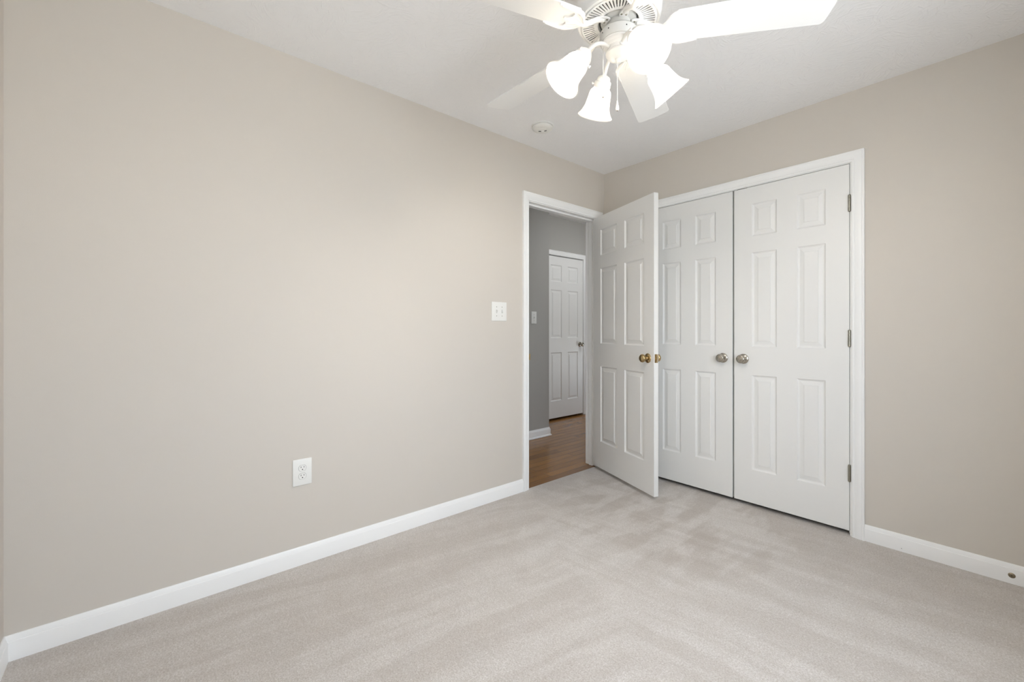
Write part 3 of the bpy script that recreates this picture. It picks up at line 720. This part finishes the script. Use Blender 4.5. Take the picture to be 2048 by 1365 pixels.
# pull chains
def chain(x, y, ztop, zbot, drop):
    bm = B(); nb = int((ztop - zbot) / 0.0042)
    tube(bm, [(x, y, z_(ztop)), (x, y, z_(zbot))], 0.0007, 6)
    for k in range(nb):
        z = ztop - 0.0042 * (k + 0.5)
        lathe(bm, [(0.0, -0.0017), (0.0012, -0.0012), (0.0017, 0.0), (0.0012, 0.0012), (0.0, 0.0017)], (x, y, z_(z)), n=8)
    ch = obj('pull_chain', bm, 'fan', FAN)
    bm = B(); lathe(bm, [(0.0, drop * 1.0), (0.0018, drop * 0.95), (0.0028, drop * 0.7), (0.0055, drop * 0.35), (0.0065, drop * 0.18), (0.0055, drop * 0.05), (0.003, 0.0), (0.0, 0.0)], (x, y, z_(zbot - drop)), n=20)
    d = obj('chain_pull', bm, 'fan', ch)
    bm = B(); lathe(bm, [(0.0, 0.0015), (0.0026, 0.0015), (0.0026, -0.001), (0.0, -0.001)], (x, y, z_(zbot - drop)), n=14); obj('pull_tip', bm, 'bronze', ch)
chain(-0.006, 0.002, 2.075, 1.938, 0.036)
chain(-0.046, -0.026, 2.132, 1.975, 0.020)

# ------------------------------------------------------------------ window in the right wall (behind the camera's right shoulder)
y0, y1, z0, z1 = WIN
WD = empty('window_1', (RX, (y0 + y1) / 2, z0)); tag(WD, 'white double hung window in the right bedroom wall', 'window', kind='structure')
cy_ = (y0 + y1) / 2
def wbox(bm, lo, hi, b=0.0): box(bm, (lo[0] - RX, lo[1] - cy_, lo[2] - z0), (hi[0] - RX, hi[1] - cy_, hi[2] - z0), b)
bm = B()
f = 0.035
wbox(bm, (RX + 0.0, y0, z0), (RX + WT, y0 + 0.02, z1)); wbox(bm, (RX, y1 - 0.02, z0), (RX + WT, y1, z1)); wbox(bm, (RX, y0 + 0.02, z1 - 0.02), (RX + WT, y1 - 0.02, z1)); wbox(bm, (RX, y0 + 0.02, z0), (RX + WT, y1 - 0.02, z0 + 0.02))
wbox(bm, (RX + 0.05, cy_ - 0.03, z0 + 0.02), (RX + 0.1, cy_ + 0.03, z1 - 0.02))
obj('window_frame', bm, 'trim', WD)
for ya, yb in ((y0 + 0.02, cy_ - 0.03), (cy_ + 0.03, y1 - 0.02)):
    zm = (z0 + z1) / 2
    for za, zb_, xo in ((z0 + 0.02, zm + 0.015, 0.055), (zm - 0.015, z1 - 0.02, 0.078)):
        bm = B(); xa, xb = RX + xo, RX + xo + 0.022
        wbox(bm, (xa, ya, za), (xb, ya + f, zb_)); wbox(bm, (xa, yb - f, za), (xb, yb, zb_)); wbox(bm, (xa, ya + f, za), (xb, yb - f, za + f)); wbox(bm, (xa, ya + f, zb_ - f), (xb, yb - f, zb_))
        s = obj('sash', bm, 'trim', WD)
        bm = B(); wbox(bm, (xa + 0.009, ya + f, za + f), (xa + 0.013, yb - f, zb_ - f)); obj('pane', bm, 'pane', s)
bm = B(); wbox(bm, (RX - 0.04, y0 - 0.07, z0 - 0.02), (RX + 0.05, y1 + 0.07, z0), 0.004); obj('window_sill', bm, 'trim', WD)
bm = B(); st = []
for k in range(4):
    st.append([(-t, {0: y0 - d, 1: y0 - d, 2: y1 + d, 3: y1 + d}[k] - cy_, {0: 0.0, 1: z1 + d - z0, 2: z1 + d - z0, 3: 0.0}[k]) for d, t in CAS])
sweep(bm, st); wbox(bm, (RX - 0.016, y0 - 0.057, z0 - 0.077), (RX, y1 + 0.057, z0 - 0.02), 0.003); obj('window_casing', bm, 'trim', WD)

# hall end window, added out of view to bring daylight onto the hall door
HW = empty('added_hall_window', ((hx0 + hx1) / 2, HYB, hz0)); tag(HW, 'white window added out of view at the hall end to light the hall', 'window', kind='structure')
hw, hh = (hx1 - hx0) / 2, hz1 - hz0
bm = B(); f = 0.05
box(bm, (-hw, 0.03, 0), (-hw + f, 0.09, hh)); box(bm, (hw - f, 0.03, 0), (hw, 0.09, hh)); box(bm, (-hw + f, 0.03, 0), (hw - f, 0.09, f)); box(bm, (-hw + f, 0.03, hh - f), (hw - f, 0.09, hh)); box(bm, (-hw + f, 0.035, hh / 2 - 0.025), (hw - f, 0.085, hh / 2 + 0.025))
obj('window_frame', bm, 'trim', HW)
bm = B(); box(bm, (-hw + f, 0.058, f), (hw - f, 0.062, hh - f)); obj('pane', bm, 'pane', HW)

# ------------------------------------------------------------------ added hall ceiling lamp (unseen, put in to light the hall)
HL = empty('added_hall_lamp', (-0.42, 1.30, HH)); tag(HL, 'unseen flush dome lamp added on the hall ceiling to light the hall', 'added light')
bm = B(); lathe(bm, [(0.0, 0.0), (0.15, 0.0), (0.15, -0.02), (0.14, -0.025), (0.0, -0.025)], n=40); obj('added_lamp_base', bm, 'nickel', HL)
bm = B(); lathe(bm, [(0.135, -0.024), (0.135, -0.03), (0.12, -0.055), (0.08, -0.075), (0.0, -0.085)], n=40); obj('added_lamp_dome', bm, 'added_hall_lamp', HL)
